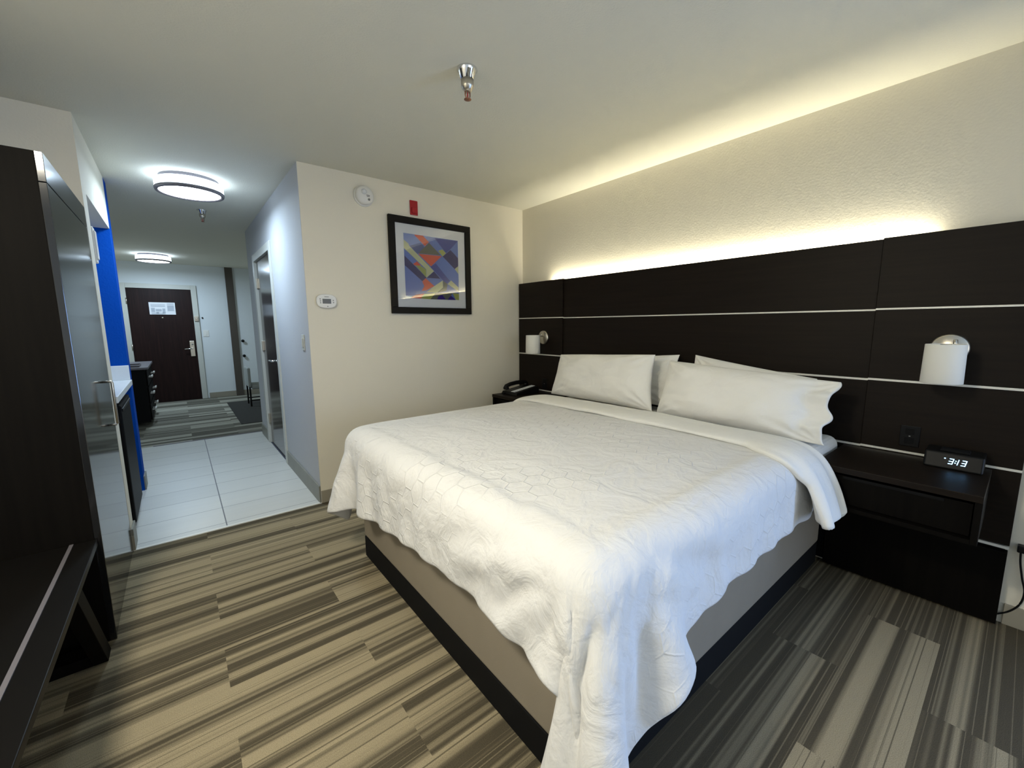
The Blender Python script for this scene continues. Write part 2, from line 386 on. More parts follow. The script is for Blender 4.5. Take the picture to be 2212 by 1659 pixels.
# ------------------------------------------------------------------ entry door
d = tag(thing('door_1', None, None, (-.16, YE, 0)), kind='structure')
obj('leaf', B(-.60, .275, YE-.01, YE+.035, .0, 2.0), M['door_wood'], d, bevel=.003)
obj('door_frame', B([(-.68, -.60, YE-.03, YE+.05, 0, 2.08), (.275, .355, YE-.03, YE+.05, 0, 2.08), (-.60, .275, YE-.03, YE+.05, 2.0, 2.08)]), M['door_frame'], d, bevel=.004)
hp = obj('handle_plate', B(.175, .245, YE-.03, YE-.01, .80, 1.085), M['nickel'], d, bevel=.006)
obj('lever', tube(bmesh.new(), [(.21, YE-.03, .945), (.21, YE-.075, .945), (.19, YE-.08, .945), (.095, YE-.078, .94)], .0095), M['chrome'], hp, smooth=True)
obj('turn_button', lathe([(0, .012), (.013, .011), (.015, 0)], (.215, YE-.03, 1.02), (0, -1, 0), 20), M['grey_text'], hp, smooth=True)
for z in (.25, 1.0, 1.78):
    obj('hinge', lathe([(0, .05), (.009, .05), (.009, -.05), (0, -.05)], (-.603, YE-.036, z), n=12), M['nickel'], d, smooth=True)
obj('night_latch', B([(.285, .345, YE-.05, YE-.03, 1.44, 1.53), (.30, .33, YE-.075, YE-.05, 1.465, 1.50)]), M['nickel'], d, bevel=.004)
obj('peephole', lathe([(0, .006), (.012, .005), (.013, 0)], (-.16, YE-.01, 1.50), (0, -1, 0), 20), M['nickel'], d, smooth=True)
# notice sheet on the door
t = thing('safety_notice', 'white landscape notice sheet fixed on the dark entry door', 'sign', (-.15, YE-.012, 1.66))
obj('sheet', B(-.325, .03, YE-.016, YE-.0105, 1.555, 1.765), M['paper'], t)
q = bmesh.new()
for k in range(3): box(q, -.30, -.11, YE-.0185, YE-.016, 1.725-.018*k, 1.733-.018*k)
for (x0, x1, z0, z1) in ((-.30, -.25, 1.60, 1.67), (-.235, -.20, 1.57, 1.60), (-.24, -.16, 1.61, 1.65), (-.15, -.11, 1.575, 1.66), (-.08, .01, 1.62, 1.70)): box(q, x0, x1, YE-.0185, YE-.016, z0, z1)
for k in range(5): box(q, -.08, .01, YE-.0185, YE-.016, 1.745-.012*k, 1.750-.012*k)
for k in range(4): box(q, -.30, -.13+.02*(k % 2), YE-.0185, YE-.016, 1.585-.009*k, 1.588-.009*k)
obj('printed_plan', q, M['ink'], t)

def switch_plate(name, c, nrm, w_, h_, label, mat='white'):
    # c: centre on the wall; nrm: 'y' faces -Y, 'x' faces -X
    r = thing(name, label, 'switch', c)
    x, y, z = c
    if nrm == 'y':
        p = obj('plate', B(x-w_/2, x+w_/2, y-.007, y, z-h_/2, z+h_/2), M[mat], r, bevel=.003)
        obj('toggle', B([(x-.016, x+.016, y-.011, y-.006, z-.033, z+.033)]), M[mat], r, bevel=.002)
    else:
        p = obj('plate', B(x-.007, x, y-w_/2, y+w_/2, z-h_/2, z+h_/2), M[mat], r, bevel=.003)
        obj('toggle', B([(x-.013, x-.006, y-.016, y+.016, z-.033, z+.033)]), M[mat], r, bevel=.002)
    return r
switch_plate('light_switch', (.435, YE, 1.215), 'y', .085, .12, 'small white light switch right of the far entry door')
switch_plate('light_switch', (XC, 3.425, 1.21), 'x', .075, .12, 'white light switch on the corridor wall near its corner by the bed room', 'door_frame')
tag(obj('wall_stud', lathe([(0, .014), (.012, .012), (.014, 0)], (.405, YE, 1.50), (0, -1, 0), 18), M['black'], smooth=True), 'tiny dark round stud on the wall above the switch by the entry door', 'door stop')

# ------------------------------------------------------------------ bathroom door in the corridor wall
d = tag(thing('door_2', None, None, (XC, (DY0+DY1)/2, 0)), kind='structure')
obj('leaf', B(XC+.012, XC+.05, DY0+.045, DY1-.04, .0, DZ-.031), M['door_gloss'], d, bevel=.003)
obj('door_frame', B([(XC-.014, XC+.07, DY0-.05, DY0+.03, .0, DZ+.045), (XC-.014, XC+.07, DY1-.03, DY1+.05, 0, DZ+.045), (XC-.014, XC+.07, DY0+.03, DY1-.03, DZ-.03, DZ+.045)]), M['door_frame'], d, bevel=.004)
obj('edge_seal', B(XC+.03, XC+.06, DY0+.03, DY0+.045, .0, DZ-.03), M['blackmatte'], d)
for z in (.29, 1.12, 1.80):
    obj('hinge', B([(XC-.004, XC+.014, DY1-.055, DY1-.02, z-.055, z+.055)]), M['nickel'], d, bevel=.003)
hd = obj('handle', lathe([(0, .012), (.027, .01), (.03, 0)], (XC+.012, DY0+.12, 1.0), (-1, 0, 0), 28), M['chrome'], d, smooth=True)
obj('lever', tube(bmesh.new(), [(XC+.0, DY0+.12, 1.0), (XC-.045, DY0+.12, 1.0), (XC-.052, DY0+.135, 1.0), (XC-.05, DY0+.23, .998)], .009), M['chrome'], hd, smooth=True)

# ------------------------------------------------------------------ kitchenette niche
t = thing('countertop', 'white stone countertop with upstand in the blue walled niche', 'countertop', (-.66, 3.92, .88))
obj('slab', B(XW+.03, XL+.012, 3.39, 4.45, .88, .92), M['quartz'], t, bevel=.003)
obj('upstand', B([(XW+.05, XL+.004, 4.43, 4.45, .92, 1.035), (XW+.03, XW+.05, 3.39, 4.45, .92, 1.035)]), M['quartz'], t, bevel=.003)
t = thing('mini_fridge', 'black mini fridge under the white countertop', 'fridge', (-.66, 3.84, 0))
obj('cabinet_body', B(-.93, XL-.05, 3.54, 4.14, .03, .84), M['fridge'], t, bevel=.008)
dr = obj('fridge_door', B(XL-.045, XL+.006, 3.545, 4.135, .06, .845), M['fridge'], t, bevel=.012)
obj('door_grip', B(XL-.03, XL+.012, 3.57, 4.11, .80, .82), M['black'], dr, bevel=.004)
for yy in (3.6, 4.08): obj('foot', lathe([(0, .03), (.02, .03), (.022, 0), (0, 0)], (XL-.09, yy, 0), n=14), M['black'], t)
t = thing('wall_box', 'small white box fixed at the niche edge beside the blue wall', 'box', (XL-.02, 3.42, 1.79))
obj('housing', B(XL-.06, XL+.006, 3.395, 3.47, 1.70, 1.90), M['white'], t, bevel=.006)
obj('cover', B(XL-.05, XL+.013, 3.405, 3.46, 1.72, 1.88), M['white'], t, bevel=.004)

# ------------------------------------------------------------------ hall furniture beyond the partition
t = thing('drawer_cabinet', 'black drawer cabinet with silver pulls beyond the blue partition', 'cabinet', (-.66, 8.05, 0))
obj('carcass', B(XW+.01, -.375, 7.42, 8.75, .05, .77), M['blackmatte'], t, bevel=.004)
obj('top', B(XW+.01, -.34, 7.40, 8.77, .77, .80), M['ring'], t, bevel=.003)
for k, (y0, y1) in enumerate(((7.44, 8.08), (8.10, 8.73))):
    for z0 in (.54, .31, .08):
        dw = obj('drawer', B(-.375, -.358, y0, y1, z0, z0+.21), M['espresso_side'], t, bevel=.002)
        ym = (y0+y1)/2
        obj('pull', B([(-.33, -.314, ym-.10, ym+.10, z0+.10, z0+.122), (-.358, -.33, ym-.085, ym-.075, z0+.10, z0+.114), (-.358, -.33, ym+.075, ym+.085, z0+.10, z0+.114)]), M['strip'], dw)
tag(obj('tray', B([(-.60, -.43, 7.5, 7.9, .80, .806), (-.60, -.43, 7.5, 7.505, .806, .825), (-.60, -.43, 7.895, 7.9, .806, .825), (-.435, -.43, 7.505, 7.895, .806, .825), (-.60, -.595, 7.505, 7.895, .806, .825)]), M['ring']), 'small grey tray lying on top of the black drawer cabinet', 'tray')
tag(obj('floor_mat', B(.585, 1.35, 6.69, 8.82, 0, .008), M['mat'], bevel=.003), 'dark rectangular floor mat on the striped hall carpet', 'mat')
# chair half hidden behind the corridor wall
t = thing('side_chair', 'grey padded chair with dark legs behind the corridor wall end', 'chair', (1.03, 8.25, 0))
obj('backrest', B(.855, .90, 8.05, 8.45, .33, .66), M['upholstery'], t, bevel=.02, seg=3)
obj('seat', B(.90, 1.28, 8.03, 8.47, .30, .37), M['upholstery'], t, bevel=.02, seg=3)
for (xx, yy) in ((.875, 8.07), (.875, 8.43), (1.26, 8.07), (1.26, 8.43)):
    obj('leg', B(xx-.012, xx+.012, yy-.012, yy+.012, .008, .34), M['black'], t, bevel=.002)
for yy in (8.07, 8.43): obj('stretcher', B(.887, 1.248, yy-.008, yy+.008, .10, .12), M['black'], t)
for z, lb in ((1.06, 'upper dark round wall hook past the corridor wall end'), (.77, 'lower dark round wall hook past the corridor wall end')):
    k = thing('coat_hook', lb, 'hook', (1.0, YE, z), 'round hooks at the hall end')
    obj('hook_head', lathe([(0, .055), (.022, .05), (.028, .035), (.02, .02), (.012, .015), (.012, 0)], (1.0, YE, z), (0, -1, 0), 20), M['black'], k, smooth=True)

# ------------------------------------------------------------------ ceiling fixtures
def hall_light(cx, cy, label, energy, col=(.60, .80, 1.0), grp='round hall ceiling lights', side='sidetube', bot='tube'):
    t = thing('ceiling_light', label, 'ceiling light', (cx, cy, H), grp)
    obj('canopy', lathe([(0, 0), (.185, 0), (.185, -.028), (0, -.028)], (cx, cy, H), n=56), M['ring'], t, smooth=False)
    obj('side_diffuser', lathe([(.185, -.028), (.205, -.028), (.212, -.034), (.212, -.086), (.190, -.086)], (cx, cy, H), n=64), M[side], t, smooth=True)
    obj('trim_ring', lathe([(.188, -.086), (.214, -.086), (.216, -.092), (.212, -.106), (.196, -.108), (.190, -.100)], (cx, cy, H), n=64), M['ring'], t, smooth=True)
    obj('bottom_diffuser', lathe([(0, -.106), (.12, -.105), (.196, -.098)], (cx, cy, H), n=64), M[bot], t, smooth=True)
    l = bpy.data.lights.new('hall_lamp', 'AREA'); l.shape = 'DISK'; l.size = .38; l.energy = energy; l.color = col
    lo = bpy.data.objects.new('hall_lamp', l); C.objects.link(lo); lo.location = (cx, cy, H-.112)
    return t
hall_light(.185, 4.13, 'larger nearer round flush ceiling light above the tiled corridor', 8.5)
hall_light(-.165, 8.60, 'far round flush ceiling light in front of the entry door', 11)
hall_light(-.60, .95, 'added out-of-view round flush ceiling light over the low bench', 23, (1.0, .94, .79), None, 'warm', 'warm')  # fixture added out of view to fill the bedroom with warm light
def sprinkler(cx, cy, s, label):
    t = thing('fire_sprinkler', label, 'sprinkler', (cx, cy, H), 'pendent sprinklers on the ceiling')
    obj('escutcheon', lathe([(0, 0), (.040*s, 0), (.041*s, -.004*s), (.034*s, -.012*s), (.0265*s, -.038*s), (.024*s, -.040*s)], (cx, cy, H), n=36), M['chrome'], t, smooth=True)
    obj('sleeve', lathe([(.0, -.036*s), (.0255*s, -.038*s), (.0255*s, -.062*s), (.024*s, -.066*s), (.019*s, -.074*s), (.0125*s, -.082*s), (.0, -.083*s)], (cx, cy, H), n=28), M['nickel'], t, smooth=True)
    fr = bmesh.new()
    for sg in (-1, 1): tube(fr, [(cx+sg*.011*s, cy, H-.080*s), (cx+sg*.011*s, cy, H-.096*s), (cx+sg*.006*s, cy, H-.105*s), (cx, cy, H-.108*s)], .0025*s, 8)
    obj('frame_arms', fr, M['copper'], t, smooth=True)
    obj('glass_bulb', lathe([(0, -.082*s), (.002*s, -.084*s), (.003*s, -.095*s), (.002*s, -.104*s), (0, -.106*s)], (cx, cy, H), n=10), M['red'], t, smooth=True)
    obj('deflector', lathe([(0, -.107*s), (.014*s, -.108*s), (.0145*s, -.1095*s), (0, -.110*s)], (cx, cy, H), n=28), M['copper'], t, smooth=True)
sprinkler(1.101, 1.672, 1.12, 'chrome fire sprinkler with copper deflector on the bedroom ceiling')
sprinkler(.30, 5.10, 1.0, 'small fire sprinkler on the corridor ceiling behind the nearer light')

# ------------------------------------------------------------------ things on the art wall
t = thing('smoke_detector', 'round white smoke detector high on the beige wall', 'smoke detector', (1.188, YF, 2.29))
c = (1.188, YF, 2.292)
obj('base_ring', lathe([(0, 0), (.075, 0), (.075, .012), (.070, .016), (0, .016)], c, (0, -1, 0), 48), M['white'], t, smooth=False)
obj('cover', lathe([(.066, .016), (.067, .034), (.060, .046), (.035, .052), (0, .053)], c, (0, -1, 0), 48), M['white'], t, smooth=True)
obj('dome', lathe([(0, .072), (.012, .068), (.019, .058), (.02, .052)], (c[0]-.012, YF, c[2]+.02), (0, -1, 0), 24), M['quartz'], t, smooth=True)
obj('test_button', lathe([(0, .057), (.008, .056), (.009, .052)], (c[0]+.024, YF, c[2]-.03), (0, -1, 0), 18), M['grey_text'], t, smooth=True)
obj('vent', B([(c[0]+.005, c[0]+.03, YF-.0555, YF-.052, c[2]-.004, c[2]+.0), (c[0]+.008, c[0]+.028, YF-.0555, YF-.052, c[2]-.012, c[2]-.008)]), M['grey_text'], t)
t = thing('alarm_strobe', 'small red wall alarm plate above the framed picture', 'fire alarm', (1.593, YF, 2.27))
obj('plate', B(1.560, 1.627, YF-.012, YF, 2.217, 2.33), M['red'], t, bevel=.004)
obj('lens', B(1.570, 1.617, YF-.024, YF-.012, 2.228, 2.275), M['red'], t, bevel=.006)
t = thing('thermostat', 'white oval thermostat with small display on the beige wall', 'thermostat', (.872, YF, 1.51))
th = [(.872+.070*math.copysign(abs(math.cos(a))**.75, math.cos(a)), 1.510+.050*math.copysign(abs(math.sin(a))**.75, math.sin(a))) for a in [2*PI*k/48 for k in range(48)]]
obj('housing', prism(bmesh.new(), th, 'y', YF-.026, YF), M['white'], t, bevel=.006, seg=3)
obj('display', B(.872-.029, .872+.029, YF-.0275, YF-.026, 1.492, 1.526), M['lcd'], t)
for (px, pz) in ((-.045, 1.524), (-.044, 1.510), (-.043, 1.497), (.045, 1.516), (.046, 1.501), (.004, 1.472)):
    obj('button', lathe([(0, .0285), (.0038, .028), (.004, .026)], (.872+px, YF, pz), (0, -1, 0), 12), M['grey_text'], t)
obj('marking', B(.872-.015, .872+.015, YF-.0275, YF-.026, 1.538, 1.542), M['grey_text'], t)

# framed abstract print
ART = [('periwinkle', [(1.491, 2.067), (1.997, 2.063), (1.996, 1.553), (1.491, 1.567)]), ('pale_blue', [(1.491, 2.067), (1.586, 2.066), (1.643, 2.012), (1.543, 1.972), (1.491, 2.015)]), ('coral', [(1.583, 2.065), (1.663, 2.065), (1.716, 2.02), (1.678, 1.984)]), ('pale_blue', [(1.663, 2.065), (1.78, 2.063), (1.704, 2.032)]), ('royal', [(1.771, 2.059), (1.997, 2.061), (1.92, 1.983), (1.876, 1.947)]), ('slate', [(1.543, 1.972), (1.643, 2.007), (1.672, 1.973), (1.627, 1.92), (1.603, 1.918)]), ('olive_grey', [(1.716, 2.015), (1.827, 1.923), (1.615, 1.919)]), ('sky', [(1.729, 2.033), (1.767, 2.048), (1.873, 1.95), (1.833, 1.924)]), ('lime', [(1.802, 1.959), (1.841, 1.974), (1.876, 1.947), (1.843, 1.916)]), ('coral', [(1.615, 1.916), (1.833, 1.918), (1.728, 1.824)]), ('cream', [(1.491, 2.015), (1.53, 1.989), (1.54, 1.969), (1.755, 1.787), (1.68, 1.727), (1.683, 1.796), (1.491, 1.948)]), ('lime', [(1.581, 1.825), (1.626, 1.824), (1.68, 1.796), (1.68, 1.73)]), ('coral', [(1.564, 1.834), (1.6, 1.854), (1.635, 1.824), (1.581, 1.82)]), ('sky', [(1.49, 1.943), (1.594, 1.848), (1.564, 1.832), (1.491, 1.896)]), ('navy', [(1.492, 1.891), (1.683, 1.728), (1.642, 1.698), (1.492, 1.815)]), ('navy', [(1.92, 1.977), (1.996, 1.917), (1.994, 1.848), (1.959, 1.82), (1.843, 1.916)]), ('sky', [(1.993, 2.052), (1.992, 1.916), (1.92, 1.983)]), ('cream', [(1.996, 1.848), (1.995, 1.779), (1.959, 1.82)]), ('sky', [(1.842, 1.914), (1.995, 1.779), (1.997, 1.71), (1.905, 1.716), (1.773, 1.852)]), ('royal', [(1.773, 1.852), (1.905, 1.716), (1.871, 1.686), (1.721, 1.821)]), ('navy', [(1.754, 1.785), (1.813, 1.728), (1.687, 1.728)]), ('coral', [(1.674, 1.724), (1.753, 1.663), (1.676, 1.623), (1.633, 1.618), (1.659, 1.658), (1.642, 1.695)]), ('cream', [(1.836, 1.715), (1.837, 1.65), (1.777, 1.608), (1.676, 1.609), (1.753, 1.663)]), ('olive_grey', [(1.839, 1.712), (1.884, 1.687), (1.869, 1.629), (1.777, 1.608), (1.837, 1.656)]), ('cream', [(1.919, 1.72), (1.992, 1.664), (1.991, 1.629), (1.884, 1.687)]), ('coral', [(1.577, 1.583), (1.657, 1.597), (1.624, 1.555), (1.528, 1.557)]), ('lime', [(1.657, 1.595), (1.764, 1.606), (1.711, 1.552), (1.624, 1.555)]), ('olive_grey', [(1.764, 1.606), (1.929, 1.613), (1.893, 1.552), (1.711, 1.552)]), ('violet', [(1.789, 1.58), (1.828, 1.593), (1.86, 1.555), (1.775, 1.553)]), ('violet', [(1.894, 1.573), (1.915, 1.588), (1.961, 1.553), (1.88, 1.552)]), ('lime', [(1.929, 1.613), (1.995, 1.609), (1.995, 1.553), (1.961, 1.555)])]
COL = {'periwinkle': (.16, .22, .52), 'pale_blue': (.27, .34, .62), 'coral': (.78, .12, .06), 'royal': (.06, .08, .33), 'slate': (.09, .12, .30), 'olive_grey': (.15, .15, .11),
       'sky': (.15, .23, .55), 'lime': (.42, .44, .12), 'cream': (.62, .62, .34), 'navy': (.035, .03, .14), 'violet': (.05, .02, .22)}
names = list(COL)
t = thing('framed_picture', 'square abstract geometric print in a wide black frame on the beige wall', 'picture', (1.743, YF, 1.43))
x0, x1, z0, z1 = 1.365, 2.118, 1.429, 2.192
fr = bmesh.new(); fw = .052
for (a, b_, c_, d_) in ((x0, x1, z1-fw, z1), (x0, x1, z0, z0+fw), (x0, x0+fw, z0+fw, z1-fw), (x1-fw, x1, z0+fw, z1-fw)): box(fr, a, b_, YF-.030, YF-.002, c_, d_)
obj('frame', fr, M['frame'], t, bevel=.003)
obj('mount_board', B(x0+fw, x1-fw, YF-.012, YF-.004, z0+fw, z1-fw), M['mattboard'], t)
ab = bmesh.new()
for k, (nm, poly) in enumerate(ART):
    yy = YF-.0124-.00008*k
    f = ab.faces.new([ab.verts.new((x, yy, z)) for x, z in poly]); f.material_index = names.index(nm)
    f.normal_update()
    if f.normal.y > 0: f.normal_flip()
obj('print', ab, [plain('print_'+n_, COL[n_], .7, spec=.2) for n_ in names], t)
pg, nt, b = newmat('picture_glass')
nt.nodes.remove(b); L = nt.links.new
fz = N(nt, 'ShaderNodeFresnel'); fz.inputs['IOR'].default_value = 1.5
tr = N(nt, 'ShaderNodeBsdfTransparent'); gs = N(nt, 'ShaderNodeBsdfGlossy'); gs.inputs['Roughness'].default_value = .0
ms = N(nt, 'ShaderNodeMixShader'); L(fz.outputs[0], ms.inputs[0]); L(tr.outputs[0], ms.inputs[1]); L(gs.outputs[0], ms.inputs[2])
L(ms.outputs[0], nt.nodes['Material Output'].inputs[0])
obj('glass', B(x0+fw, x1-fw, YF-.019, YF-.0175, z0+fw, z1-fw), pg, t)


# ------------------------------------------------------------------ headboard wall panel
HL, HR, HM0, HM1 = 3.238, -.036, .495, 2.635
t = thing('headboard', 'wide espresso headboard panel with pale inlay lines along the bedroom wall', 'headboard', (2.72, 1.6, 0))
secs = [(HR, HM0, 2.697, .004), (HM0, HM1, 2.704, 0), (HM1, HL, 2.693, .004)]
for (y0, y1, xf, dz) in secs:
    for (a, b_) in ((1.396, 1.728), (1.052, 1.386), (.710, 1.040), (.372, .698)):
        obj('panel', B(xf, 2.722, y0, y1-.0008, a+dz, b_+dz), M['espresso'], t, bevel=.0012, seg=1)
    for z in (1.386, 1.040, .698):
        obj('thin_strip', B(xf-.001, 2.722, y0, y1-.0008, z+dz+.001, z+dz+(.009 if z > 1.1 else .011)), M['strip'], t)
obj('thin_strip', B(2.696, 2.722, HR, HM0, .360, .371), M['strip'], t)
obj('base_panel', B(2.690, 2.735, HR+.002, .60, .012, .345), M['espresso_side'], t, bevel=.002)
obj('base_panel', B(2.705, 2.735, 2.4, HL, .012, .345), M['espresso_side'], t, bevel=.002)
obj('backing', B(2.722, 2.745, HR+.01, HL, .02, 1.69), M['blackmatte'], t)
led = obj('led_channel', B([(2.7225, 2.7255, .34, 2.81, 1.69, 1.722), (2.722, 2.745, .34, 2.81, 1.69, 1.694)]), M['strip'], t)

def outlet(y, z, label):
    r = thing('wall_outlet', label, 'outlet', (2.697, y, z))
    obj('plate', B(2.690, 2.697, y-.035, y+.035, z-.05, z+.05), M['black'], r, bevel=.002)
    obj('socket', B([(2.688, 2.691, y-.016, y+.016, z+.008, z+.036), (2.688, 2.691, y-.016, y+.016, z-.036, z-.008)]), M['blackmatte'], r, bevel=.001)
    obj('indicator', B(2.6875, 2.691, y-.003, y+.003, z-.002, z+.003), M['grey_text'], r)
outlet(.315, .79, 'black outlet on the headboard above the nightstand with the clock')
outlet(2.86, .775, 'black outlet on the headboard beside the desk telephone')

def nightstand(y0, y1, label):
    t = thing('nightstand', label, 'nightstand', (2.46, (y0+y1)/2, .50), 'floating nightstands')
    obj('top', B(2.23, 2.692, y0, y1, .672, .698), M['espresso'], t, bevel=.0015)
    for y in (y0, y1-.02): obj('side_panel', B(2.235, 2.692, y, y+.02, .505, .672), M['espresso_side'], t, bevel=.0015)
    obj('bottom_panel', B(2.235, 2.692, y0+.02, y1-.02, .505, .523), M['espresso_side'], t)
    dw = obj('drawer', B(2.26, 2.64, y0+.024, y1-.024, .527, .655), M['espresso_side'], t, bevel=.001)
    obj('grip_groove', B(2.254, 2.262, y0+.10, y1-.10, .643, .655), M['blackmatte'], dw)
nightstand(.045, .56, 'black floating nightstand with the lit digital clock, near side of the bed')
nightstand(2.56, 3.075, 'black floating nightstand with the telephone, in the far corner')

def sconce(y, label):
    t = thing('wall_sconce', label, 'wall lamp', (2.693, y, 1.213), 'headboard reading lamps')
    obj('backplate', lathe([(.0, 0), (.064, 0), (.064, .012), (.058, .020), (0, .022)], (2.696, y, 1.213), (-1, 0, 0), 48), M['nickel'], t, smooth=True)
    a = bmesh.new(); tube(a, [(2.675, y, 1.225), (2.62, y, 1.228), (2.575, y, 1.228)], .007)
    obj('arm', a, M['nickel'], t, smooth=True)
    obj('knob', lathe([(0, .020), (.007, .018), (.008, 0)], (2.64, y-.02, 1.235), (0, 0, 1), 14), M['nickel'], t, smooth=True)
    obj('socket_cap', lathe([(0, .0), (.018, 0), (.018, -.05), (0, -.05)], (2.555, y, 1.236), n=20), M['nickel'], t, smooth=False)
    sh = lathe([(.063, .0), (.0645, -.002), (.067, -.165), (.0655, -.167), (.064, -.165), (.0615, -.002), (.063, 0)], (2.555, y, 1.236), n=56)
    s_ = obj('lamp_shade', sh, M['shade'], t, smooth=True)
    sp = bmesh.new()
    for k in range(3):
        an = 2*PI*k/3; tube(sp, [(2.555, y, 1.226), (2.555+.062*math.cos(an), y+.062*math.sin(an), 1.226)], .0018, 6)
    obj('shade_spider', sp, M['nickel'], s_)
    obj('bulb', lathe([(0, -.12), (.018, -.112), (.024, -.095), (.020, -.07), (.012, -.05), (0, -.05)], (2.555, y, 1.236), n=20), M['white'], t, smooth=True)
sconce(.224, 'white cylinder wall lamp on the headboard above the clock')
sconce(2.872, 'white cylinder wall lamp on the headboard in the far corner')

# ------------------------------------------------------------------ clock radio
t = thing('alarm_clock', 'black digital alarm clock showing 3:13 on the near nightstand', 'clock', (2.60, .155, .698))
bm = bmesh.new(); prism(bm, [(2.545, .698), (2.66, .698), (2.66, .775), (2.562, .768)], 'y', .065, .245)
obj('housing', bm, M['black'], t, bevel=.008, seg=3)
def fx(z): return 2.545+(z-.698)*.243-.0012
SEG = {'a': ((0, 1), (1, 1)), 'g': ((0, .5), (1, .5)), 'd': ((0, 0), (1, 0)), 'b': ((1, .5), (1, 1)), 'c': ((1, 0), (1, .5))}
dg = bmesh.new()
def seg(u0, v0, u1, v1, oy, w_=.0013):
    # u to the right (-y), v up; slanted digits
    W_, H_ = .0115, .021
    def P(u, v): z = .724+v*H_; return Vector((fx(z), oy-u*W_-(v-.5)*.004, z))
    a, b_ = P(u0, v0), P(u1, v1); d_ = (b_-a).normalized(); n_ = Vector((-1, 0, .243)).normalized().cross(d_)*w_
    e = d_*w_*.7
    q = [a-n_-e, b_-n_+e, b_+n_+e, a+n_-e]; f = [dg.verts.new(p) for p in q]; g_ = [dg.verts.new(p+Vector((-.0012, 0, 0))) for p in q]
    dg.faces.new(f); dg.faces.new(g_[::-1])
    for k in range(4): dg.faces.new((f[k], g_[k], g_[(k+1) % 4], f[(k+1) % 4]))
for oy, sg in ((.166, 'abgcd'), (.1475, 'bc'), (.128, 'abgcd')):
    for s_ in sg: (u0, v0), (u1, v1) = SEG[s_]; seg(u0, v0, u1, v1, oy if sg != 'bc' else oy+.0035)
for v in (.3, .7): seg(.3, v, .5, v, .1515, .0014)
seg(.4, .95, .6, .95, .187, .0016)
bmesh.ops.recalc_face_normals(dg, faces=dg.faces)
obj('digits', dg, M['digit'], t)
obj('snooze_bar', B(2.58, 2.63, .11, .20, .768, .776), M['blackmatte'], t, bevel=.002)

# ------------------------------------------------------------------ telephone
t = thing('telephone', 'black desk telephone with white label panel on the far nightstand', 'telephone', (2.46, 2.95, .698))
bm = bmesh.new(); prism(bm, [(2.325, .698), (2.61, .698), (2.61, .752), (2.60, .76), (2.335, .722)], 'y', 2.845, 3.055)
obj('base', bm, M['black'], t, bevel=.006, seg=3)
bm = bmesh.new()
pts = [(2.335, 3.015, .745), (2.35, 3.015, .768), (2.40, 3.015, .782), (2.47, 3.015, .790), (2.54, 3.015, .790), (2.585, 3.015, .782), (2.60, 3.015, .765)]
tube(bm, pts, .019, 14)
hs = obj('handset', bm, M['black'], t, smooth=True)
obj('earpiece', lathe([(0, .0), (.026, 0), (.028, .012), (.02, .026), (0, .028)], (2.35, 3.015, .738), n=20), M['black'], hs, smooth=True)
obj('earpiece', lathe([(0, .0), (.026, 0), (.028, .012), (.02, .026), (0, .028)], (2.585, 3.015, .757), n=20), M['black'], hs, smooth=True)
bm = bmesh.new(); prism(bm, [(2.345, .7255), (2.595, .761), (2.595, .7625), (2.345, .727)], 'y', 2.885, 2.94)
obj('label_panel', bm, M['paper'], t)
bm = bmesh.new()
for k in range(5): prism(bm, [(2.36+.022*k, .7295+.0031*k), (2.374+.022*k, .7315+.0031*k), (2.374+.022*k, .733+.0031*k), (2.36+.022*k, .731+.0031*k)], 'y', 2.893, 2.905)
obj('label_print', bm, M['ink'], t)
bm = bmesh.new(); pts = []
for k in range(160):
    a = k*.75; u = k/159; pts.append((2.29+.05*u+.006*math.cos(a)*0, 2.975+.05*math.sin(u*PI)+.007*math.cos(a), .706+.007*math.sin(a)))
tube(bm, pts, .0022, 6)
obj('coiled_cord', bm, M['black'], t, smooth=True)

# power cord on the wall right of the headboard
t = thing('power_cord', 'black power cord with plug hanging on the wall right of the nightstand', 'cord', (2.75, -.07, 0))
bm = bmesh.new(); ctl = [Vector(p) for p in [(2.742, -0.069, 0.359), (2.742, -0.073, 0.302), (2.742, -0.085, 0.233), (2.742, -0.097, 0.175), (2.742, -0.091, 0.117), (2.742, -0.066, 0.069), (2.742, -0.032, 0.036)]]
pts = []
for i in range(len(ctl)-1):
    p0, p1, p2, p3 = ctl[max(i-1, 0)], ctl[i], ctl[i+1], ctl[min(i+2, len(ctl)-1)]
    for k in range(8):
        s_ = k/8; pts.append(.5*((2*p1)+(p2-p0)*s_+(2*p0-5*p1+4*p2-p3)*s_*s_+(3*p1-p0-3*p2+p3)*s_**3))
pts.append(ctl[-1]); tube(bm, pts, .0035, 8)
obj('cable', bm, M['black'], t, smooth=True)
obj('plug', B(2.715, 2.752, -.098, -.058, .352, .382), M['black'], t, bevel=.004)

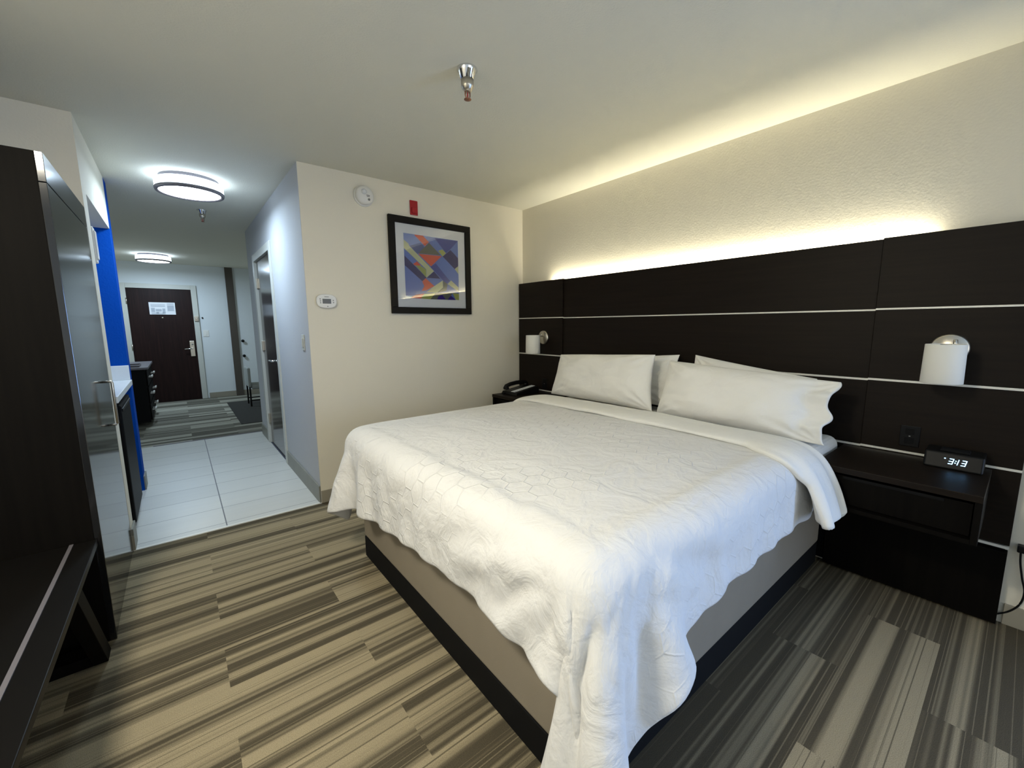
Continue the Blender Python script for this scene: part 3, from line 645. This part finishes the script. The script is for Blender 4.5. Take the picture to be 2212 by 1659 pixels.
# ------------------------------------------------------------------ wardrobe
t = thing('wardrobe', 'tall dark wardrobe with glossy front at the left of the room', 'wardrobe', (-.64, 2.79, 0))
obj('side_panel', B(-1.0, XL-.022, 2.335, 2.357, .0, 1.967), M['espresso_side'], t, bevel=.0015)
obj('carcass', B(-1.0, XL-.024, 2.357, 3.236, .0, 1.96), M['espresso_side'], t)
obj('top_rail', B(XL-.022, XL, 2.335, 3.236, 1.862, 1.967), M['gloss'], t, bevel=.0015)
obj('side_rail', B(XL-.022, XL, 2.335, 2.352, 0, 1.860), M['gloss'], t, bevel=.0015)
dr = obj('wardrobe_door', B(XL-.022, XL-.0005, 2.354, 3.236, .012, 1.859), M['gloss'], t, bevel=.0015)
hb = bmesh.new(); tube(hb, [(XL-.001, 2.995, 1.05), (XL+.03, 2.995, 1.05), (XL+.034, 2.995, 1.045), (XL+.034, 2.995, .826), (XL+.03, 2.995, .821), (XL-.001, 2.995, .821)], .006, 10)
obj('handle', hb, M['nickel'], dr, smooth=True)

# ------------------------------------------------------------------ low bench beside the wardrobe
t = thing('luggage_bench', 'long low black bench with slanted frame legs beside the wardrobe', 'bench', (-.66, 1.1, 0))
obj('top', B(-.985, -.333, -.60, 2.328, .44, .466), M['bench'], t, bevel=.002)
obj('thin_strip', B(-.412, -.400, -.58, 2.325, .466, .4685), M['ring'], t)  # raised strip standing in for a highlight along the bench top
def legbar(x0, x1, yt, yb):
    bm = bmesh.new(); prism(bm, [(yb-.085, 0), (yb, 0), (yt, .44), (yt-.085, .44)], 'x', x0, x1)
    return bm
for yt, yb in ((1.955, 2.276), (.20, -.12)):
    for x0, x1 in ((-.378, -.334), (-.98, -.936)):
        obj('leg', legbar(x0, x1, yt, yb), M['espresso_side'], t, bevel=.002)
    obj('floor_rail', B(-.936, -.378, yb-.085, yb, 0, .045), M['espresso_side'], t, bevel=.002)
obj('apron', B(-.93, -.40, .3, 1.85, .38, .44), M['blackmatte'], t)

# ------------------------------------------------------------------ bed
BX0, BX1, BY0, BY1 = .745, 2.685, .625, 2.315
t = thing('bed', 'king size bed with taupe box base on a black plinth', 'bed', (1.7, 1.47, 0))
obj('plinth', B(BX0+.002, BX1, BY0+.005, BY1-.005, 0, .122), M['blackmatte'], t, bevel=.003)
obj('box_base', B(BX0, BX1, BY0, BY1, .122, .44), M['skirt'], t, bevel=.018, seg=4)
MX0, MX1, MY0, MY1, MZ = .70, 2.685, .575, 2.385, .742
obj('mattress', B(MX0, MX1, MY0, MY1, .44, MZ), M['linen'], t, bevel=.05, seg=5)

def grid_mesh(name, P, mat, parent=None, uvs=None, solid=0, off=1, sub=1, loc=None):
    ni, nj = P.shape[:2]; base = wloc(parent); org = np.array(loc if loc else tuple(base))
    me = bpy.data.meshes.new(name)
    vs = (P.reshape(-1, 3)-org).tolist()
    fs = [(i*nj+j, (i+1)*nj+j, (i+1)*nj+j+1, i*nj+j+1) for i in range(ni-1) for j in range(nj-1)]
    me.from_pydata(vs, [], fs); me.update()
    if uvs is not None:
        ul = me.uv_layers.new(name='cloth'); fl = uvs.reshape(-1, 2)
        idx = np.empty(len(me.loops), dtype=np.int32); me.loops.foreach_get('vertex_index', idx)
        ul.data.foreach_set('uv', fl[idx].ravel())
    me.materials.append(mat)
    for p in me.polygons: p.use_smooth = True
    o = bpy.data.objects.new(name, me); C.objects.link(o)
    if parent: o.parent = parent
    o.location = Vector(org)-base
    if solid:
        s_ = o.modifiers.new('thick', 'SOLIDIFY'); s_.thickness = solid; s_.offset = off; s_.use_even_offset = False
    if sub:
        q = o.modifiers.new('sub', 'SUBSURF'); q.levels = sub; q.render_levels = sub
    return o

# ---- duvet: a small cloth simulation drops the flat quilt over the mattress
def simulate_duvet():
    cell = .026
    Xh = 2.215
    ny = int((2.72-.1)/cell); nx = int((Xh-.2)/cell)
    s = np.linspace(0, 1, nx)[:, None]; tt = np.linspace(0, 1, ny)[None, :]
    # hem lengths measured from the mattress edge
    yk = [-.35, -.14, -.02, .07, .40, .62, .85, 1.2, 1.7, 2.2]       # distance from the near edge
    dk = [.50, .43, .36, .29, .275, .28, .295, .33, .375, .38]
    xk = [-.6, -.1, .08, .25, .45, .75, 1.1, 1.6]                  # distance from the foot edge
    ek = [.58, .54, .44, .325, .265, .25, .25, .25]
    Y0 = MY0-.005
    Ycoord = (Y0-.25)+tt*(MY1+.34-(Y0-.25))
    P = np.zeros((nx, ny, 3))
    X = Xh-s*(Xh-(MX0-np.interp(Ycoord-Y0, yk, dk)))
    ynear = Y0-np.interp(X-MX0, xk, ek)
    Yfar = MY1+.22
    Y = ynear+tt*(Yfar-ynear)
    X = Xh-s*(Xh-(MX0-np.interp(Y-Y0, yk, dk)))
    rest = np.stack([X+0*Y, Y+0*X], -1)
    P[..., 0] = rest[..., 0]; P[..., 1] = rest[..., 1]; P[..., 2] = MZ+.03
    rng = np.random.RandomState(3)
    P[..., 2] += rng.rand(nx, ny)*.004
    pinned = (rest[..., 0] > MX0+.10) & (rest[..., 1] > Y0+.10) & (rest[..., 1] < MY1-.08)
    wm = np.where(pinned, 0.0, 1.0)
    cons = []
    def add(sl_a, sl_b, k):
        ra = rest[sl_a]; rb = rest[sl_b]; L0 = np.linalg.norm(ra-rb, axis=-1)
        cons.append((sl_a, sl_b, L0, k))
    for par in (0, 1):
        a = slice(par, nx-1, 2); n_ = len(range(par, nx-1, 2)); b = slice(par+1, par+1+2*n_, 2)
        add((a, slice(None)), (b, slice(None)), 1.0)
        a = slice(par, ny-1, 2); n_ = len(range(par, ny-1, 2)); b = slice(par+1, par+1+2*n_, 2)
        add((slice(None), a), (slice(None), b), 1.0)
    for par in (0, 1):
        a = slice(par, nx-1, 2); n_ = len(range(par, nx-1, 2)); b = slice(par+1, par+1+2*n_, 2)
        add((a, slice(0, ny-1)), (b, slice(1, ny)), .35); add((a, slice(1, ny)), (b, slice(0, ny-1)), .35)
    for st, k in ((2, .25), (4, .10)):
        for par in range(st*2):
            ia = [i for i in range(nx-st) if (i // st) % 2 == 0 and i % st == par % st] if par < st else [i for i in range(nx-st) if (i // st) % 2 == 1 and i % st == par % st]
            if ia:
                ia = np.array(ia); add((ia, slice(None)), (ia+st, slice(None)), k)
            ja = [j for j in range(ny-st) if (j // st) % 2 == (0 if par < st else 1) and j % st == par % st]
            if ja:
                ja = np.array(ja); add((slice(None), ja), (slice(None), ja+st), k)
    V = np.zeros_like(P); dt = .012
    R_ = .065; off = .012
    def collide(Q, bx0, bx1, by0, by1, bz1, R_, off):
        c = np.stack([np.clip(Q[..., 0], bx0+R_, bx1-R_), np.clip(Q[..., 1], by0+R_, by1-R_), np.minimum(Q[..., 2], bz1-R_)], -1)
        d = Q-c; L_ = np.linalg.norm(d, axis=-1); r = R_+off
        inside = (L_ < r)
        deep = inside & (L_ < 1e-6)
        n_ = d/np.maximum(L_, 1e-6)[..., None]
        Q[inside & ~deep] = (c+n_*r)[inside & ~deep]
        if deep.any():
            q = Q[deep]; dist = np.stack([q[:, 0]-bx0, q[:, 1]-by0, by1-q[:, 1], bz1-q[:, 2]], 1); k = dist.argmin(1)
            q[k == 0, 0] = bx0-off; q[k == 1, 1] = by0-off; q[k == 2, 1] = by1+off; q[k == 3, 2] = bz1+off; Q[deep] = q
        return inside
    for it in range(260):
        V[..., 2] -= 9.8*dt; V *= .975
        V *= wm[..., None]
        old = P.copy(); P += V*dt
        for k in range(9):
            for (a, b, L0, kk) in cons:
                pa, pb = P[a], P[b]; d = pb-pa; L_ = np.linalg.norm(d, axis=-1); wa, wb = wm[a], wm[b]
                ws = wa+wb; f = np.where(ws > 0, kk*(L_-L0)/np.maximum(L_, 1e-9)/np.maximum(ws, 1e-9), 0)
                cxx = d*f[..., None]
                P[a] = pa+cxx*wa[..., None]; P[b] = pb-cxx*wb[..., None]
        hit = collide(P, MX0, 3.0, MY0, MY1, MZ, R_, off)
        collide(P, BX0, 3.0, BY0, BY1, .44, .02, off)
        P[..., 2] = np.maximum(P[..., 2], .035)
        P[0, :, 0] = rest[0, :, 0]; P[1:3, :, 0] = .5*P[1:3, :, 0]+.5*rest[1:3, :, 0]
        V = (P-old)/dt
        V[hit] *= .55
        sp = np.linalg.norm(V, axis=-1); V *= np.minimum(1, 2.5/np.maximum(sp, 1e-6))[..., None]
    # soft filling: a gentle swell on the top
    for i in range(nx):
        for j in range(ny):
            if pinned[i, j]:
                x, y = rest[i, j]
                e = min(1, (x-MX0-.10)/.25, (y-Y0-.10)/.25, (MY1-.08-y)/.25)
                P[i, j, 2] = MZ+.012+.010*max(0, e)+.008*max(0, e)*noise.noise(Vector((x*3, y*3, 0)))
    # smooth a little
    for k in range(1):
        Q = P.copy(); Q[1:-1, 1:-1] = .5*P[1:-1, 1:-1]+.125*(P[:-2, 1:-1]+P[2:, 1:-1]+P[1:-1, :-2]+P[1:-1, 2:]); P = Q
    # soft folds running out from the near foot corner, and small crumples along the flaps
    gi = np.gradient(P, axis=0); gj = np.gradient(P, axis=1); nr = np.cross(gi, gj); nr /= np.maximum(np.linalg.norm(nr, axis=-1), 1e-9)[..., None]
    if nr[nx//3, ny//2, 2] < 0: nr = -nr
    dx = rest[..., 0]-(MX0+.05); dy = rest[..., 1]-(Y0+.05)
    r = np.hypot(dx, dy); phi = np.arctan2(dy, dx)
    outside = np.clip(np.maximum(-dx, -dy)/.10, 0, 1)
    amp = .017*outside*np.minimum(1, r/.22)*np.exp(-(r/.62)**2)
    D = amp*np.sin(phi*12+.6+r*5)+amp*.5*np.sin(phi*23+1.7-r*4)
    for i in range(nx):
        for j in range(ny):
            if outside[i, j] > 0:
                x, y = rest[i, j]
                D[i, j] += outside[i, j]*(.009*noise.noise(Vector((x*5, y*5, 3)))+.005*noise.noise(Vector((x*13, y*13, 8))))
    P = P+nr*np.maximum(D, -.008)[..., None]
    return P, rest
DP, DR = simulate_duvet()
t = thing('duvet', 'white duvet draped over the bed with its corner hanging at the foot', 'duvet', (1.4, 1.45, MZ))
obj_d = grid_mesh('quilt', DP[::-1].copy(), M['duvet'], t, uvs=DR[::-1].copy(), solid=.018, off=1, sub=1)

# turned down band of sheet across the head end of the duvet
def cuff():
    path = [(2.50, .50), (2.485, .60), (2.455, .70), (2.40, .765), (2.30, .785), (1.9, .792), (1.45, .795), (1.0, .792), (.75, .788), (.65, .782), (.575, .762), (.53, .72), (.50, .66), (.475, .60), (.455, .54), (.445, .50)]
    # resample
    pp = np.array(path); seg_ = np.r_[0, np.cumsum(np.linalg.norm(np.diff(pp, axis=0), axis=1))]; n = 120
    u = np.linspace(0, seg_[-1], n); y = np.interp(u, seg_, pp[:, 0]); z = np.interp(u, seg_, pp[:, 1])
    for _ in range(4):
        y[1:-1] = (y[:-2]+2*y[1:-1]+y[2:])/4; z[1:-1] = (z[:-2]+2*z[1:-1]+z[2:])/4
    Pn = np.zeros((n, 30, 3))
    for i in range(n):
        ty, tz = y[min(i+1, n-1)]-y[max(i-1, 0)], z[min(i+1, n-1)]-z[max(i-1, 0)]; l_ = math.hypot(ty, tz); ny_, nz_ = tz/l_, -ty/l_
        uu = i/(n-1)
        drop = max(0, (uu-.80)/.20)
        xf = 1.955+.02*noise.noise(Vector((uu*5, 0, 1)))-.10*math.sin(min(1, drop*1.6)*PI)*.7; xb = 2.215+.015*noise.noise(Vector((uu*6, 3, 1)))
        if uu < .15: xf -= .05*(.15-uu)/.15
        th = .020+.006*noise.noise(Vector((uu*8, 7, 0)))+.012*drop
        for k in range(30):
            a = 2*PI*k/29; c_, s_ = math.cos(a), math.sin(a)
            ex = math.copysign(abs(c_)**.6, c_); ez = math.copysign(abs(s_)**.8, s_)
            x = (xf+xb)/2+(xb-xf)/2*ex
            rip = drop*.016*math.sin(x*55+uu*6)+.004*noise.noise(Vector((x*14, y[i]*6, 2)))
            prof = 1.0-.35*max(0, (x-xf)/(xb-xf)-.45)
            Pn[i, k] = (min(2.222, x)+drop*.02*noise.noise(Vector((ez, uu*9, 4))), y[i]+ny_*(th*ez*prof+rip), z[i]+nz_*(th*ez*prof+rip)+(.012*math.sin(x*60) if i == n-1 else 0))
    return Pn
cf = cuff()
oc = grid_mesh('turned_down_sheet', cf, M['linen'], t, sub=1)
bm = bmesh.new(); bm.from_mesh(oc.data); bmesh.ops.remove_doubles(bm, verts=bm.verts, dist=1e-5)
bmesh.ops.holes_fill(bm, edges=[e for e in bm.edges if e.is_boundary]); bmesh.ops.recalc_face_normals(bm, faces=bm.faces)
for f in bm.faces: f.smooth = True
bm.to_mesh(oc.data); bm.free()

# ---- pillows
def pillow(label, TL, TR, BL, BR, T, seed, hem=None, nu=56, nv=40, side='linen'):
    TL, TR, BL, BR = [np.array(p, float) for p in (TL, TR, BL, BR)]
    cen = (TL+TR+BL+BR)/4
    t = thing('pillow', label, 'pillow', tuple((BL+BR)/2), 'white pillows against the headboard')
    nrm = np.cross(TR-TL, BL-TL); nrm /= np.linalg.norm(nrm)      # towards the room
    if nrm[0] > 0: nrm = -nrm
    us = np.linspace(-1, 1, nu); vs = np.linspace(-1, 1, nv)
    us = np.sign(us)*(1-(1-np.abs(us))**1.25); vs = np.sign(vs)*(1-(1-np.abs(vs))**1.25)
    P = np.zeros((2, nu, nv, 3))
    ku = (TR-TL+BR-BL)/2; kv = (BL-TL+BR-TR)/2
    for i, u in enumerate(us):
        for j, v in enumerate(vs):
            # hem: the open pillowcase end at u = +1 runs on flat past the filling
            uf = u if not hem else min(1, (u+1)/(2-hem)*2-1)
            p = (TL*(1-u)*(1-v)+TR*(1+u)*(1-v)+BL*(1-u)*(1+v)+BR*(1+u)*(1+v))/4
            p = p-kv*.5*.028*v*(1-u*u)*1.0-ku*.5*.045*u*(1-v*v)*(0.35 if (hem and u > 0) else 1)
            prof = max(0, (1-abs(uf)**3.2))**.55*max(0, (1-abs(v)**2.8))**.55
            flat = .012*(1-abs(v)**6)**.5 if hem else 0
            h = T*.5*prof
            # corner creases
            cr = 0
            for (cu, cv) in ((-1, -1), (1, -1), (-1, 1), (1, 1)):
                du, dv = u-cu, v-cv; rr = math.hypot(du*1.4, dv); an = math.atan2(dv, du*1.4)
                cr += math.exp(-(rr/.55)**2)*.010*math.sin(an*13+seed*2+cu)*min(1, rr*5)
            wv = .012*noise.noise(Vector((u*2.2+seed*7, v*1.8, seed)))+.006*noise.noise(Vector((u*5+seed, v*5, seed+3)))
            wave = 0
            if hem and uf > .80:
                q_ = (uf-.80)/.20; wave = q_*(.014*math.sin(v*6+seed)+.006*math.sin(v*13+1))
                p = p+ku*.5*q_*(.030*math.sin(v*6.5+.6)+.012*math.sin(v*12))
            e = min(1, 6*min(1-abs(u), 1-abs(v)))
            for sd in (0, 1):
                sg = 1 if sd == 0 else -1
                P[sd, i, j] = p+nrm*(sg*(h+max(flat, 0))*(1)+(cr+wv)*e*sg+wave*1)
            if j in (0, nv-1) or i in (0, nu-1):
                P[1, i, j] = P[0, i, j] = p+nrm*wave
    me = bpy.data.meshes.new('case'); base = np.array(t.location)
    vv = (P.reshape(-1, 3)-base).tolist(); fs = []
    for sd in (0, 1):
        o_ = sd*nu*nv
        for i in range(nu-1):
            for j in range(nv-1):
                q = (o_+i*nv+j, o_+(i+1)*nv+j, o_+(i+1)*nv+j+1, o_+i*nv+j+1); fs.append(q if sd == 0 else q[::-1])
    me.from_pydata(vv, [], fs); bm = bmesh.new(); bm.from_mesh(me); bmesh.ops.remove_doubles(bm, verts=bm.verts, dist=1e-6)
    bmesh.ops.recalc_face_normals(bm, faces=bm.faces)
    for f in bm.faces: f.smooth = True
    bm.to_mesh(me); bm.free(); me.materials.append(M['pillow'])
    o = bpy.data.objects.new('pillowcase', me); C.objects.link(o); o.parent = t
    q = o.modifiers.new('sub', 'SUBSURF'); q.levels = 1; q.render_levels = 1
    return t
zb = .775
pillow('far rear white pillow, mostly hidden, leaning on the headboard', (2.645, 2.34, 1.055), (2.645, 1.475, 1.125), (2.53, 2.33, zb), (2.53, 1.47, zb), .11, 2)
pillow('near rear white pillow, its pointed top corner showing above the front one', (2.645, 1.37, 1.13), (2.645, .69, 1.035), (2.53, 1.39, zb), (2.53, .62, zb), .11, 5)
pillow('front white pillow on the far side of the bed', (2.48, 2.44, 1.085), (2.47, 1.55, 1.130), (2.33, 2.40, zb), (2.33, 1.47, zb), .19, 1)
pillow('front white pillow on the near side with a loose open case end', (2.48, 1.455, 1.095), (2.48, .56, 1.05), (2.33, 1.445, zb-.01), (2.33, .56, zb-.02), .19, 4, hem=.24)
